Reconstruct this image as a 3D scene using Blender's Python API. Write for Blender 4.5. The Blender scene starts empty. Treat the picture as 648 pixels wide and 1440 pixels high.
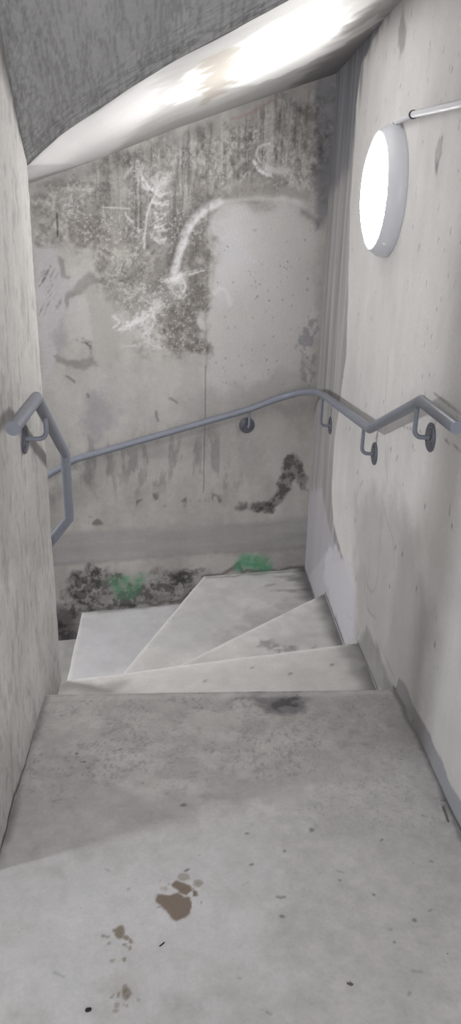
import bpy, bmesh, math, random
import numpy as np
from mathutils import Vector, Matrix

random.seed(7)
scene = bpy.context.scene
COL = scene.collection

# ------------------------------------------------------------------ camera
F_PX = 1110.26
CAM = np.array([0.0, 0.0, 1.5])
PITCH, YAW, ROLL = 0.3823, 0.067879, 0.025704
_f = np.array([math.sin(YAW) * math.cos(PITCH), math.cos(YAW) * math.cos(PITCH), -math.sin(PITCH)])
_r0 = np.array([math.cos(YAW), -math.sin(YAW), 0.0])
_u0 = np.cross(_r0, _f)
_r = math.cos(ROLL) * _r0 + math.sin(ROLL) * _u0
_u = -math.sin(ROLL) * _r0 + math.cos(ROLL) * _u0
cd = bpy.data.cameras.new('camera')
cd.sensor_fit = 'VERTICAL'
cd.sensor_height = 24.0
cd.lens = F_PX / 1440.0 * 24.0
cd.clip_start = 0.02
cam = bpy.data.objects.new('camera', cd)
COL.objects.link(cam)
cam.matrix_world = Matrix(((_r[0], _u[0], -_f[0], CAM[0]), (_r[1], _u[1], -_f[1], CAM[1]),
                           (_r[2], _u[2], -_f[2], CAM[2]), (0, 0, 0, 1)))
scene.camera = cam

# the place, in metres: x to the right, y into the stairwell, z up, landing at z = 0
XL, XR = -0.436, 0.7137          # faces of the newel wall and of the right wall
YE, YN = 2.160, 2.4925           # landing edge, end of the newel wall
YW = 1.44                        # near end of the newel wall
RISE = 0.1654
YB, KB = 4.077, 0.159            # back wall: y = YB + KB (x - XR)
ZC = 2.38


def back_y(x):
    return YB + KB * (x - XR)


def ray(px, py):                 # measured point of the photograph -> direction of sight
    return _f + _r * (px - 324) / F_PX + _u * (720 - py) / F_PX


def on_x(p, x):
    d = ray(*p); return CAM + d * (x / d[0])


def on_y(p, y):
    d = ray(*p); return CAM + d * (y / d[1])


def on_z(p, z):
    d = ray(*p); return CAM + d * ((z - CAM[2]) / d[2])


def on_back(p, off=0.0):
    d = ray(*p); return CAM + d * ((YB - KB * XR - off) / (d[1] - KB * d[0]))


# ------------------------------------------------------------------ noise
def _h(ix, iy, seed):
    n = (ix.astype(np.int64) * 374761393 + iy.astype(np.int64) * 668265263 + seed * 1442695041) & 0x7fffffff
    n = ((n ^ (n >> 13)) * 1274126177) & 0x7fffffff
    n = (n ^ (n >> 16)) & 0x7fffffff
    return (n % 100003) / 100003.0


def vnoise(x, y, seed=0):
    ix, iy = np.floor(x), np.floor(y)
    fx, fy = x - ix, y - iy
    fx = fx * fx * fx * (fx * (fx * 6 - 15) + 10); fy = fy * fy * fy * (fy * (fy * 6 - 15) + 10)
    a, b = _h(ix, iy, seed), _h(ix + 1, iy, seed)
    c, d = _h(ix, iy + 1, seed), _h(ix + 1, iy + 1, seed)
    return (a * (1 - fx) + b * fx) * (1 - fy) + (c * (1 - fx) + d * fx) * fy


def fbm(x, y, sc, seed=0, oct=5, gain=0.5, ax=1.0, ay=1.0):
    s = 0; a = 1.0; t = 0; f = sc
    for o in range(oct):
        s = s + a * vnoise(x * f * ax + 17.3 * o, y * f * ay - 9.1 * o, seed + o * 31)
        t += a; a *= gain; f *= 2.03
    return s / t                                         # 0..1, mean .5


def sstep(a, b, x):
    t = np.clip((x - a) / (b - a), 0, 1); return t * t * (3 - 2 * t)


def lin(c):
    c = np.asarray(c, float); return np.where(c <= 0.04045, c / 12.92, ((c + 0.055) / 1.055) ** 2.4)


class Paint:
    """Weathering of one surface in that surface's own two coordinates."""
    def __init__(self, U, V, base, conv, seed):
        self.U, self.V, self.conv, self.seed = U, V, conv, seed
        self.c = np.empty((len(U), 3)); self.c[:] = np.array(base) / 255.0
        self.wu = (fbm(U, V, 14, seed + 3, 4) - .5); self.wv = (fbm(U, V, 14, seed + 57, 4) - .5)

    def mul(self, m, k):
        self.c *= (1 + np.asarray(m)[:, None] * (np.asarray(k, float) - 1))

    def mix(self, m, col):
        m = np.clip(m, 0, 1)[:, None]; self.c = self.c * (1 - m) + m * np.array(col) / 255.0

    def tone(self, sc, amt, seed=0, oct=5, ax=1, ay=1, gain=.5):
        n = fbm(self.U, self.V, sc, self.seed + seed, oct, gain, ax, ay)
        self.c *= (1 + amt * 2 * (n - .5))[:, None]

    def n(self, sc, seed=0, oct=5, ax=1, ay=1, gain=.5):
        return fbm(self.U, self.V, sc, self.seed + seed, oct, gain, ax, ay)

    def pts(self, pl):
        return [tuple(self.conv(p)) for p in pl]

    def poly(self, pl, soft=.02, warp=.03):
        P = self.pts(pl); x = self.U + self.wu * warp * 2; y = self.V + self.wv * warp * 2
        ins = np.zeros(len(x), bool); dm = np.full(len(x), 1e9)
        for i in range(len(P)):
            (x0, y0), (x1, y1) = P[i], P[(i + 1) % len(P)]
            dx, dy = x1 - x0, y1 - y0
            t = np.clip(((x - x0) * dx + (y - y0) * dy) / (dx * dx + dy * dy + 1e-12), 0, 1)
            dm = np.minimum(dm, np.hypot(x - x0 - t * dx, y - y0 - t * dy))
            if abs(dy) > 1e-12:
                ins ^= ((y0 > y) != (y1 > y)) & (x < x0 + (y - y0) * dx / dy)
        sd = np.where(ins, dm, -dm)
        return sstep(-soft / 2, soft / 2, sd)

    def stroke(self, pl, w, soft=.006, warp=.0):
        P = self.pts(pl); m = w / 2 + soft / 2 + warp * 2 + .002
        xs_, ys_ = [q[0] for q in P], [q[1] for q in P]
        k = np.nonzero((self.U > min(xs_) - m) & (self.U < max(xs_) + m) & (self.V > min(ys_) - m) & (self.V < max(ys_) + m))[0]
        out = np.zeros(len(self.U))
        x = self.U[k] + self.wu[k] * warp * 2; y = self.V[k] + self.wv[k] * warp * 2
        dm = np.full(len(k), 1e9)
        for (x0, y0), (x1, y1) in zip(P[:-1], P[1:]):
            dx, dy = x1 - x0, y1 - y0
            t = np.clip(((x - x0) * dx + (y - y0) * dy) / (dx * dx + dy * dy + 1e-12), 0, 1)
            dm = np.minimum(dm, np.hypot(x - x0 - t * dx, y - y0 - t * dy))
        out[k] = 1 - sstep(w / 2 - soft / 2, w / 2 + soft / 2, dm)
        return out

    def blob(self, p, ru, rv, warp=.03, soft=.5):
        u, v = self.conv(p); x = self.U + self.wu * warp * 2; y = self.V + self.wv * warp * 2
        return 1 - sstep(1 - soft, 1 + soft * .3, np.hypot((x - u) / ru, (y - v) / rv))

    def out(self):
        return lin(np.clip(self.c * np.array([.994, 1.0, 1.011]), 0.01, .97))


def curve_pts(pl, n=8):                                  # smooth a measured polyline
    P = [np.array(p, float) for p in pl]; P = [2 * P[0] - P[1]] + P + [2 * P[-1] - P[-2]]
    o = []
    for i in range(1, len(P) - 2):
        for k in range(n):
            t = k / n
            o.append(.5 * (2 * P[i] + (P[i + 1] - P[i - 1]) * t + (2 * P[i - 1] - 5 * P[i] + 4 * P[i + 1] - P[i + 2]) * t * t
                           + (3 * P[i] - P[i - 1] - 3 * P[i + 1] + P[i + 2]) * t ** 3))
    o.append(P[-2]); return [tuple(q) for q in o]


# ------------------------------------------------------------------ meshes
def link(name, me, mat, parent=None, smooth=True):
    o = bpy.data.objects.new(name, me); COL.objects.link(o)
    if mat is not None:
        me.materials.append(mat)
    if smooth and len(me.polygons):
        me.polygons.foreach_set('use_smooth', [True] * len(me.polygons))
    if parent is not None:
        o.parent = parent
        o.matrix_parent_inverse = Matrix.Translation(-parent.location)
    return o


def structure(o):
    o['kind'] = 'structure'; return o


def tag(o, label, cat, group=None):
    o['label'] = label; o['category'] = cat
    if group:
        o['group'] = group
    return o


def empty(name, loc):
    o = bpy.data.objects.new(name, None); o.empty_display_size = .1
    o.location = loc; COL.objects.link(o); return o


def sheet(name, P, nu, nv, col, mat, extra=None, flip=False):
    """A finely divided face: P is (nu*nv, 3); extra = list of (verts, faces, colour) solid backing pieces."""
    idx = np.arange(nu * nv).reshape(nu, nv)
    a, b, c, d = idx[:-1, :-1].ravel(), idx[1:, :-1].ravel(), idx[1:, 1:].ravel(), idx[:-1, 1:].ravel()
    Q = np.stack([a, d, c, b] if flip else [a, b, c, d], 1)
    V = np.asarray(P, float); C = np.asarray(col, float)
    for (ev, ef, ec) in (extra or []):
        Q = np.vstack([Q, np.array(ef) + len(V)]); V = np.vstack([V, np.array(ev, float)])
        C = np.vstack([C, np.tile(np.array(ec, float), (len(ev), 1))])
    me = bpy.data.meshes.new(name)
    me.vertices.add(len(V)); me.vertices.foreach_set('co', V.ravel())
    me.loops.add(Q.size); me.loops.foreach_set('vertex_index', Q.ravel().astype(np.int32))
    me.polygons.add(len(Q)); me.polygons.foreach_set('loop_start', (np.arange(len(Q)) * 4).astype(np.int32))
    me.update(calc_edges=True)
    at = me.color_attributes.new('paint', 'FLOAT_COLOR', 'POINT')
    at.data.foreach_set('color', np.hstack([C, np.ones((len(C), 1))]).ravel())
    return link(name, me, mat)


def box_vf(x0, x1, y0, y1, z0, z1):
    v = [(x, y, z) for x in (x0, x1) for y in (y0, y1) for z in (z0, z1)]
    f = [(0, 1, 3, 2), (4, 6, 7, 5), (0, 4, 5, 1), (2, 3, 7, 6), (0, 2, 6, 4), (1, 5, 7, 3)]
    return v, f


def axis(*segs):                                         # (start, stop, step) pieces joined into one list of coordinates
    o = []
    for a, b, s in segs:
        n = max(1, int(round((b - a) / s))); o += list(np.linspace(a, b, n + 1)[:-1])
    o.append(segs[-1][1]); return np.array(o)


def tube(bm, path, r, n=20, caps=True):
    """Round tube along a polyline, mitred at its corners."""
    P = [Vector(p) for p in path]; D = [(b - a).normalized() for a, b in zip(P[:-1], P[1:])]
    ref = Vector((0, 0, 1)) if abs(D[0].z) < .9 else Vector((0, 1, 0))
    x = D[0].cross(ref).normalized(); rings = []
    for i, p in enumerate(P):
        if i == 0 or i == len(P) - 1:
            d = D[0] if i == 0 else D[-1]; m = d
        else:
            d = D[i - 1]; m = (D[i - 1] + D[i]).normalized()
        y = d.cross(x).normalized(); x = y.cross(d).normalized()
        ring = []
        for k in range(n):
            a = 2 * math.pi * k / n
            o = (x * math.cos(a) + y * math.sin(a)) * r
            o -= d * (o.dot(m) / d.dot(m))
            ring.append(bm.verts.new(p + o))
        rings.append(ring)
        if 0 < i < len(P) - 1:                           # carry the frame round the bend
            q = D[i - 1].rotation_difference(D[i]); x = q @ x
    for a, b in zip(rings[:-1], rings[1:]):
        for k in range(n):
            bm.faces.new((a[k], a[(k + 1) % n], b[(k + 1) % n], b[k]))
    if caps:
        for ring, s in ((rings[0], 1), (rings[-1], -1)):
            c = bm.verts.new(sum((v.co for v in ring), Vector()) / n)
            for k in range(n):
                t = (ring[(k + 1) % n], ring[k], c)
                bm.faces.new(t if s == 1 else t[::-1])


def lathe(bm, prof, origin, ax, n=48):
    """Turn a profile of (distance along ax, radius) about the axis ax."""
    ax = Vector(ax).normalized(); o = Vector(origin)
    ref = Vector((0, 0, 1)) if abs(ax.z) < .9 else Vector((1, 0, 0))
    x = ax.cross(ref).normalized(); y = ax.cross(x).normalized(); rings = []
    for h, r in prof:
        if r < 1e-6:
            rings.append([bm.verts.new(o + ax * h)])
        else:
            rings.append([bm.verts.new(o + ax * h + (x * math.cos(2 * math.pi * k / n) + y * math.sin(2 * math.pi * k / n)) * r) for k in range(n)])
    for a, b in zip(rings[:-1], rings[1:]):
        for k in range(n):
            k2 = (k + 1) % n
            if len(a) == 1 and len(b) == 1:
                continue
            if len(a) == 1:
                bm.faces.new((a[0], b[k2], b[k]))
            elif len(b) == 1:
                bm.faces.new((a[k], a[k2], b[0]))
            else:
                bm.faces.new((a[k], a[k2], b[k2], b[k]))


def obj(name, bm, mat, parent=None, sharp=40):
    bmesh.ops.recalc_face_normals(bm, faces=bm.faces[:])
    for e in bm.edges:
        if len(e.link_faces) == 2 and e.calc_face_angle(0) > math.radians(sharp):
            e.smooth = False
    me = bpy.data.meshes.new(name); bm.to_mesh(me); bm.free()
    return link(name, me, mat, parent)


# ------------------------------------------------------------------ materials
def new_mat(name):
    m = bpy.data.materials.new(name); m.use_nodes = True
    nt = m.node_tree; nt.nodes.clear()
    out = nt.nodes.new('ShaderNodeOutputMaterial'); b = nt.nodes.new('ShaderNodeBsdfPrincipled')
    nt.links.new(b.outputs[0], out.inputs[0])
    return m, nt, b


def concrete(name, rough=.82, fine=.10, bump=.25, pits=None, grain=90, spec=.3):
    """Bare concrete: the weathering attribute, a fine grain, pores (scale vector, threshold, darkness) and relief."""
    m, nt, b = new_mat(name); N, L = nt.nodes, nt.links
    at = N.new('ShaderNodeAttribute'); at.attribute_name = 'paint'
    tc = N.new('ShaderNodeTexCoord')
    n1 = N.new('ShaderNodeTexNoise'); n1.inputs['Scale'].default_value = grain; n1.inputs['Detail'].default_value = 6
    n1.inputs['Roughness'].default_value = .65
    L.new(tc.outputs['Object'], n1.inputs['Vector'])
    mr = N.new('ShaderNodeMapRange'); mr.inputs['From Min'].default_value = .25; mr.inputs['From Max'].default_value = .75
    mr.inputs['To Min'].default_value = 1 - fine; mr.inputs['To Max'].default_value = 1 + fine
    L.new(n1.outputs['Fac'], mr.inputs['Value'])
    mx = N.new('ShaderNodeVectorMath'); mx.operation = 'SCALE'
    L.new(at.outputs['Color'], mx.inputs[0]); L.new(mr.outputs[0], mx.inputs['Scale'])
    colour = mx.outputs[0]
    height = n1.outputs['Fac']
    for (sv, thr, dark, rot) in (pits or []):
        mp = N.new('ShaderNodeMapping'); mp.inputs['Scale'].default_value = sv; mp.inputs['Rotation'].default_value = rot
        L.new(tc.outputs['Object'], mp.inputs['Vector'])
        n2 = N.new('ShaderNodeTexNoise'); n2.inputs['Scale'].default_value = 1; n2.inputs['Detail'].default_value = 3
        L.new(mp.outputs[0], n2.inputs['Vector'])
        r2 = N.new('ShaderNodeMapRange'); r2.interpolation_type = 'SMOOTHSTEP'
        r2.inputs['From Min'].default_value = thr; r2.inputs['From Max'].default_value = thr + .05
        r2.inputs['To Min'].default_value = 1; r2.inputs['To Max'].default_value = dark
        L.new(n2.outputs['Fac'], r2.inputs['Value'])
        m2 = N.new('ShaderNodeVectorMath'); m2.operation = 'SCALE'
        L.new(colour, m2.inputs[0]); L.new(r2.outputs[0], m2.inputs['Scale']); colour = m2.outputs[0]
        ad = N.new('ShaderNodeMath'); ad.operation = 'ADD'
        L.new(height, ad.inputs[0]); L.new(r2.outputs[0], ad.inputs[1]); height = ad.outputs[0]
    L.new(colour, b.inputs['Base Color'])
    b.inputs['Roughness'].default_value = rough
    b.inputs['Specular IOR Level'].default_value = spec
    bp = N.new('ShaderNodeBump'); bp.inputs['Strength'].default_value = bump; bp.inputs['Distance'].default_value = .004
    L.new(height, bp.inputs['Height']); L.new(bp.outputs[0], b.inputs['Normal'])
    return m


def enamel(name, rgb, rough=.4, speck=.06, metal=0.0):
    m, nt, b = new_mat(name); N, L = nt.nodes, nt.links
    tc = N.new('ShaderNodeTexCoord'); n = N.new('ShaderNodeTexNoise'); n.inputs['Scale'].default_value = 60; n.inputs['Detail'].default_value = 5
    L.new(tc.outputs['Object'], n.inputs['Vector'])
    cr = N.new('ShaderNodeValToRGB'); c = lin(np.array(rgb) / 255.0)
    cr.color_ramp.elements[0].position = .3; cr.color_ramp.elements[1].position = .7
    cr.color_ramp.elements[0].color = (*(c * (1 - speck)), 1); cr.color_ramp.elements[1].color = (*(c * (1 + speck)), 1)
    L.new(n.outputs['Fac'], cr.inputs[0]); L.new(cr.outputs[0], b.inputs['Base Color'])
    b.inputs['Roughness'].default_value = rough; b.inputs['Metallic'].default_value = metal
    return m


M_right = concrete('pale_wall_concrete', .8, .05, .22, pits=[((1, 48, 17), .70, .62, (.12, 0, 0)), ((1, 130, 60), .735, .6, (0, 0, 0))])
M_back = concrete('stained_wall_concrete', .8, .09, .3, pits=[((90, 90, 70), .72, .7, (0, 0, 0))], grain=120)
M_left = concrete('board_marked_concrete', .85, .08, .4, pits=[((55, 55, 26), .72, .68, (0, 0, 0)), ((140, 140, 80), .72, .72, (0, 0, 0))])
M_floor = concrete('worn_floor_concrete', .7, .07, .2, pits=[((70, 70, 1), .735, .62, (0, 0, 0)), ((190, 190, 1), .745, .6, (0, 0, 0))], grain=110, spec=.4)
M_step = concrete('step_concrete', .75, .06, .2, pits=[((60, 60, 30), .73, .72, (0, 0, 0))], grain=110)
M_soffit = concrete('trowelled_soffit', .85, .09, .9, pits=[((120, 30, 40), .68, .86, (0, 0, 0))], grain=70)
M_band = concrete('smooth_soffit', .6, .035, .12, grain=60, spec=.4)
M_plain = concrete('plain_concrete', .85, .1, .2)
M_rail = enamel('grey_rail_paint', (124, 128, 139), .38, .05)
M_plate = enamel('grey_plate_paint', (92, 94, 104), .42, .06)
M_screw = enamel('screw_steel', (95, 96, 100), .35, .1, .8)
M_lamp = enamel('lamp_housing_plastic', (205, 207, 213), .35, .01)
M_clip = enamel('black_plastic', (28, 28, 30), .5, .1)
M_pipe = enamel('white_conduit_plastic', (214, 214, 218), .45, .02)
M_scrap = enamel('dark_scrap', (32, 28, 26), .9, .4)
M_scrap2 = enamel('brown_scrap', (88, 80, 74), .9, .3)
m, nt, b = new_mat('lit_diffuser')
b.inputs['Base Color'].default_value = (.9, .9, .9, 1)
b.inputs['Emission Color'].default_value = (1.0, .985, .965, 1)
b.inputs['Emission Strength'].default_value = 22.5
M_glow = m

GREY = lambda v: tuple(lin(np.array([v, v, v]) / 255.0))

# ------------------------------------------------------------------ right wall  (coordinates y, z)
ys = axis((-2, 1.2, .4), (1.2, 4.15, .0068)); zs = axis((-1.4, -.7, .2), (-.7, 2.25, .0068), (2.25, 2.6, .15))
Y, Z = [a.ravel() for a in np.meshgrid(ys, zs, indexing='ij')]
p = Paint(Y, Z, (209, 206, 202), lambda q: on_x(q, XR)[1:], 100)
p.tone(1.6, .07, 1); p.tone(9, .03, 2, 5); p.tone(5, .02, 3, 5, 3.5, .5)
# bare plaster strip down the inner corner
st = p.poly([(560, -30), (533, 40), (508, 92), (500, 150), (499, 190), (492, 290), (489, 420), (486, 500), (478, 560), (470, 620),
             (466, 690), (469, 735), (478, 770), (484, 790), (470, 792), (464, 770), (420, 830), (380, 400), (440, 60), (500, -60)], .02, .012)
p.mix(st * .92, (158, 155, 153))
g = p.n(4, 9, 4, 6, .35)
p.mul(st, 1 + (g - .5)[:, None] * .35)
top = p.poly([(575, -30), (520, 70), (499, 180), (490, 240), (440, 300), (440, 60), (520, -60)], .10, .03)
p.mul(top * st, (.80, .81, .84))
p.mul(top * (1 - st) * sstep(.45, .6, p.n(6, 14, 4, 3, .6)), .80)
lil = p.poly([(436, 690), (452, 690), (462, 740), (480, 790), (497, 830), (503, 905), (480, 905), (440, 850), (420, 800)], .05, .03)
p.mix(lil * .75, (188, 185, 190))
p.mix(p.poly([(462, 762), (474, 775), (492, 800), (500, 840), (502, 900), (484, 905), (462, 835), (455, 800)], .03, .05) * .75, (212, 210, 213))
# grubby lower zone by the steps
low = p.poly([(500, 700), (545, 690), (590, 760), (606, 880), (590, 1000), (560, 980), (528, 965), (503, 905), (500, 830)], .2, .08)
p.mul(low, .87)
p.mul(p.poly([(503, 905), (515, 880), (535, 920), (552, 960), (562, 985), (530, 968)], .03, .03), .84)
# darker unpainted band along the landing floor
bandm = p.poly([(555, 969), (560, 953), (566, 956), (572, 968), (578, 985), (595, 1016), (606, 1036), (610, 1050), (622, 1074), (632, 1100), (648, 1124), (700, 1220), (700, 1300), (620, 1120)], .006, .008)
p.mix(bandm * .85, (140, 138, 138)); p.mix(bandm * p.poly([(600, 1030), (620, 1040), (700, 1180), (700, 1300), (600, 1120)], .15, .05) * .7, (166, 167, 172))
p.mul(p.stroke([(553, 965), (556, 971), (592, 1048), (633, 1137), (660, 1190)], .010, .008, .002), .5)
for (t0, t1) in (((503, 904), (531, 969)), ((457, 833), (484, 906)), ((428, 800), (442, 839))):
    p.mul(p.stroke([t0, t1], .010, .012, .004), .52)
# gouges, pencil lines and scribbles
p.mul(p.poly([(623, 190), (621, 214), (612, 252), (610, 236), (613, 214), (618, 192)], .012, .014) * (.5 + .7 * sstep(.35, .6, p.n(60, 31, 4, 1, .4))), .72)
p.mul(p.poly([(566, 20), (574, 40), (571, 60), (562, 78), (558, 50)], .03, .05), .8)
for pl in ([(610, 553), (650, 584)], [(566, 600), (592, 607)], [(624, 618), (660, 642)], [(640, 586), (652, 598)]):
    p.mul(p.stroke(pl, .0022, .006, .001), .66)
for pl in ([(536, 700), (534, 760), (531, 810), (524, 832), (516, 822), (512, 795), (513, 840), (518, 858), (528, 870)],
           [(537, 703), (546, 740), (552, 760), (554, 800)], [(518, 800), (516, 845), (522, 865)], [(545, 500), (541, 600), (545, 680)],
           [(534, 905), (545, 930), (556, 955)], [(529, 900), (531, 930)]):
    p.mul(p.stroke(curve_pts(pl), .004, .009, .006), .86)
rng = random.Random(4)
for _ in range(46):                                      # chips, mostly upright slashes
    a = rng.uniform(496, 650); c = rng.uniform(10, 700); L_ = rng.uniform(2, 9)
    if 500 < a < 585 and 170 < c < 365:
        continue
    p.mul(p.stroke([(a + L_ * .25, c - L_ / 2), (a - L_ * .1, c + L_ / 2)], rng.uniform(.002, .005), .006, .006), rng.uniform(.6, .85))
for (a, c) in ((492, 600), (556, 768), (566, 778), (612, 905), (598, 710), (636, 738), (500, 730), (548, 822), (586, 826), (550, 630), (503, 662)):
    p.mul(p.stroke([(a, c), (a - 1, c + 4)], .006, .006, .004), .55)
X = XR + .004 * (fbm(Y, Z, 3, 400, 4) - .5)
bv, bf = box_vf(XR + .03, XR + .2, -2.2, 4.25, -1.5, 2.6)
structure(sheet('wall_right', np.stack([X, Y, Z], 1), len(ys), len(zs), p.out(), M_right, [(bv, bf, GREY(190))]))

rs = random.Random(11)
# ------------------------------------------------------------------ back wall  (coordinates x, z)
xs = axis((-3.2, -.85, .15), (-.85, .735, .0038)); zs = axis((-1.9, -.8, .2), (-.8, 2.12, .0042), (2.12, 2.6, .16))
X, Z = [a.ravel() for a in np.meshgrid(xs, zs, indexing='ij')]
p = Paint(X, Z, (165, 161, 156), lambda q: on_back(q)[[0, 2]], 200)
p.tone(2.2, .09, 1); p.tone(8, .07, 2); p.tone(6, .05, 3, 5, 2.5, .5); p.tone(40, .04, 41, 4)
fine = p.n(38, 42, 5, 1, 1, .72); finer = p.n(75, 43, 4, 1, 1, .7)
streak = p.n(70, 44, 4, 1, 1, .6)
brush = .35 + 1.1 * sstep(.34, .60, streak)
# smooth pale patch on the right
pale = p.poly([(286, 545), (286, 400), (300, 345), (325, 305), (352, 290), (395, 284), (436, 296), (446, 340), (443, 470), (436, 545), (360, 565)], .10, .06)
p.mix(pale * .7, (189, 186, 184))
p.mix(p.blob((328, 345), .15, .22, .08, .9) * .55, (194, 192, 196))
p.mix(p.blob((312, 400), .07, .12, .06, .9) * .35, (190, 188, 190))
# dark mottled area
dark = p.poly([(44, 262), (470, 120), (470, 200), (440, 280), (380, 268), (325, 278), (296, 300), (288, 340), (288, 420), (286, 490), (236, 492), (210, 500), (180, 440), (140, 400), (110, 340), (60, 345), (44, 330)], .10, .09)
p.mul(dark, (.87, .865, .86))
p.mul(p.poly([(200, 300), (255, 300), (250, 340), (246, 385), (225, 400), (200, 400), (196, 345)], .08, .06), (.88, .88, .88))
p.mul(p.poly([(264, 330), (286, 320), (288, 490), (238, 490), (230, 440), (252, 420), (264, 390)], .06, .06), (.84, .83, .82))
p.mul(p.poly([(110, 300), (140, 290), (172, 310), (170, 360), (140, 360), (116, 335)], .10, .1), (.90, .89, .88))
p.mul(dark, 1 + (fine - .5)[:, None] * .75)
p.mul(dark * sstep(.53, .62, fine) * sstep(.40, .62, p.n(5, 6, 4)), .74)
p.mix(dark * sstep(.55, .66, finer) * sstep(.42, .58, p.n(6, 8, 4)) * .55, (196, 193, 190))
p.mix(dark * sstep(.56, .66, p.n(20, 7, 5, 1, 1, .66)) * sstep(.45, .62, p.n(4, 45, 4)) * .45, (190, 187, 183))
upper = p.poly([(130, 225), (440, 130), (420, 215), (320, 270), (240, 310), (150, 330)], .12, .08)
p.mul(upper * sstep(.52, .64, p.n(20, 10, 5, 1.8, .14, .62)), .84)
p.mix(upper * sstep(.55, .66, p.n(20, 11, 5, 1.8, .14, .62)) * .4, (190, 187, 183))
p.mul(p.poly([(42, 255), (200, 205), (300, 165), (300, 180), (200, 225), (44, 285)], .08, .03), .88)
# the paler scraped column left of the swirl
p.mix(p.poly([(160, 250), (188, 245), (186, 290), (172, 340), (190, 365), (186, 385), (150, 350), (160, 300)], .05, .05) * .4, (182, 178, 172))
# smooth repair at the left with curved trowel edges
p.mix(p.poly([(46, 345), (82, 350), (88, 392), (120, 388), (98, 410), (88, 440), (92, 500), (76, 505), (64, 545), (50, 430)], .05, .03) * .6, (178, 175, 179))
for k_ in range(26):
    a, c = 54 + 26 * rs.random(), 382 + 62 * rs.random(); d_ = rs.uniform(8, 16)
    p.mul(p.stroke(curve_pts([(a + d_ * .5, c - d_), (a + d_ * .2, c - d_ * .4), (a - d_ * .1, c)], 3), rs.uniform(.003, .007), .008, .006) * brush, rs.uniform(.87, .95))
p.mul(p.poly([(88, 432), (92, 414), (108, 395), (123, 385), (137, 393), (146, 400), (124, 400), (116, 414), (100, 422), (94, 436)], .02, .025), .84)
p.mul(p.poly([(83, 360), (90, 366), (91, 386), (98, 388), (97, 391), (85, 390)], .012, .012), .84)
p.mix(p.poly([(90, 438), (100, 426), (122, 418), (130, 430), (127, 450), (129, 478), (112, 486), (96, 478), (90, 460)], .03, .03) * .5, (184, 181, 179))
for k_ in range(10):
    p.mul(p.stroke(curve_pts([(102 + 3 * k_, 478 + k_), (112 + 2 * k_, 474 + k_ * 2), (128, 482 + 2 * k_)], 4), .005, .008, .008) * brush, .88)
p.mix(p.poly([(128, 445), (133, 426), (146, 420), (158, 432), (166, 450), (168, 484), (160, 508), (148, 516), (137, 515), (130, 482)], .02, .012) * .8, (165, 162, 157))
p.mul(p.poly([(73, 502), (80, 494), (90, 504), (110, 506), (132, 503), (138, 513), (114, 521), (96, 517), (80, 511)], .02, .03), .82)
p.mul(p.poly([(86, 450), (92, 470), (92, 500), (84, 498), (76, 470)], .04, .03), .90)
p.mix(p.poly([(44, 530), (300, 510), (440, 545), (440, 640), (44, 700)], .2, .1) * .3, (174, 171, 169))
p.mul(p.poly([(120, 560), (150, 560), (160, 600), (130, 620), (112, 590)], .10, .08), (.90, .90, .93))
p.mul(p.poly([(80, 620), (330, 600), (330, 690), (80, 700)], .2, .1) * sstep(.50, .66, p.n(10, 46, 5, 2.2, .5, .6)), .86)
p.mul(p.stroke(curve_pts([(108, 650), (128, 690), (124, 650), (140, 640)]), .03, .06, .05), .88)
for pl in ([(218, 580), (222, 592)], [(240, 560), (248, 566)], [(95, 530), (104, 538)], [(120, 556), (124, 560)]):
    p.mul(p.stroke(pl, .012, .014, .02), .75)
# the long pale arc
arc = curve_pts([(246, 392), (248, 366), (256, 342), (269, 314), (288, 295), (308, 284)])
p.mix(p.stroke(arc, .036, .030, .010) * .72 * (.6 + .4 * brush), (206, 203, 203))
p.mix(p.stroke([(a + 3, c + 1) for a, c in arc[6:]], .014, .02, .006) * .5, (216, 214, 213))
arc2 = curve_pts([(300, 287), (330, 280), (370, 278), (405, 281), (428, 290)])
p.mix(p.stroke(arc2, .020, .024, .008) * .6, (204, 201, 199))
p.mul(p.stroke([(a, c - 9) for a, c in arc2], .04, .05, .02), .90)
p.mul(p.stroke([(a - 9, c - 3) for a, c in arc], .03, .04, .02), .88)
p.mix(p.poly([(290, 270), (330, 255), (410, 262), (440, 285), (400, 278), (330, 276), (300, 282)], .04, .03) * .4, (166, 161, 154))


def comb(start, ctrl, stop, n, jit, col=(214, 212, 211), k=.6, w=.006):
    for _ in range(n):
        j = lambda q, s=1: (q[0] + rs.uniform(-jit, jit) * s, q[1] + rs.uniform(-jit, jit) * s)
        t = rs.uniform(.55, 1)
        a_, b_, c_ = j(start), j(ctrl), j(stop)
        e_ = (b_[0] + (c_[0] - b_[0]) * t, b_[1] + (c_[1] - b_[1]) * t)
        p.mix(p.stroke(curve_pts([a_, b_, e_], 4), w * rs.uniform(.5, 1.4), .007, .004) * k * rs.uniform(.35, 1) * np.clip(brush, 0, 1), col)


# swirls of scraped plaster
p.mix(p.stroke(curve_pts([(224, 262), (212, 290), (205, 320), (203, 348)]), .009, .012, .008) * .75, (214, 212, 211))
p.mix(p.blob((229, 256), .07, .05, .05, .9) * .6 * np.clip(brush, .4, 1), (212, 210, 209))
comb((190, 222), (197, 240), (204, 262), 5, 5, k=.3)
p.mix(p.poly([(196, 240), (214, 250), (240, 258), (244, 275), (238, 300), (236, 340), (216, 342), (214, 300), (204, 275)], .06, .07) * .38 * np.clip(brush, .2, 1), (204, 202, 200))
p.mix(p.poly([(164, 448), (186, 440), (206, 434), (222, 440), (222, 470), (230, 494), (206, 486), (196, 470), (176, 466)], .06, .07) * .40 * np.clip(brush, .2, 1), (202, 200, 198))
p.mix(p.poly([(232, 386), (250, 378), (272, 380), (262, 400), (254, 424), (244, 420)], .05, .06) * .35 * np.clip(brush, .2, 1), (204, 202, 200))
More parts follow.
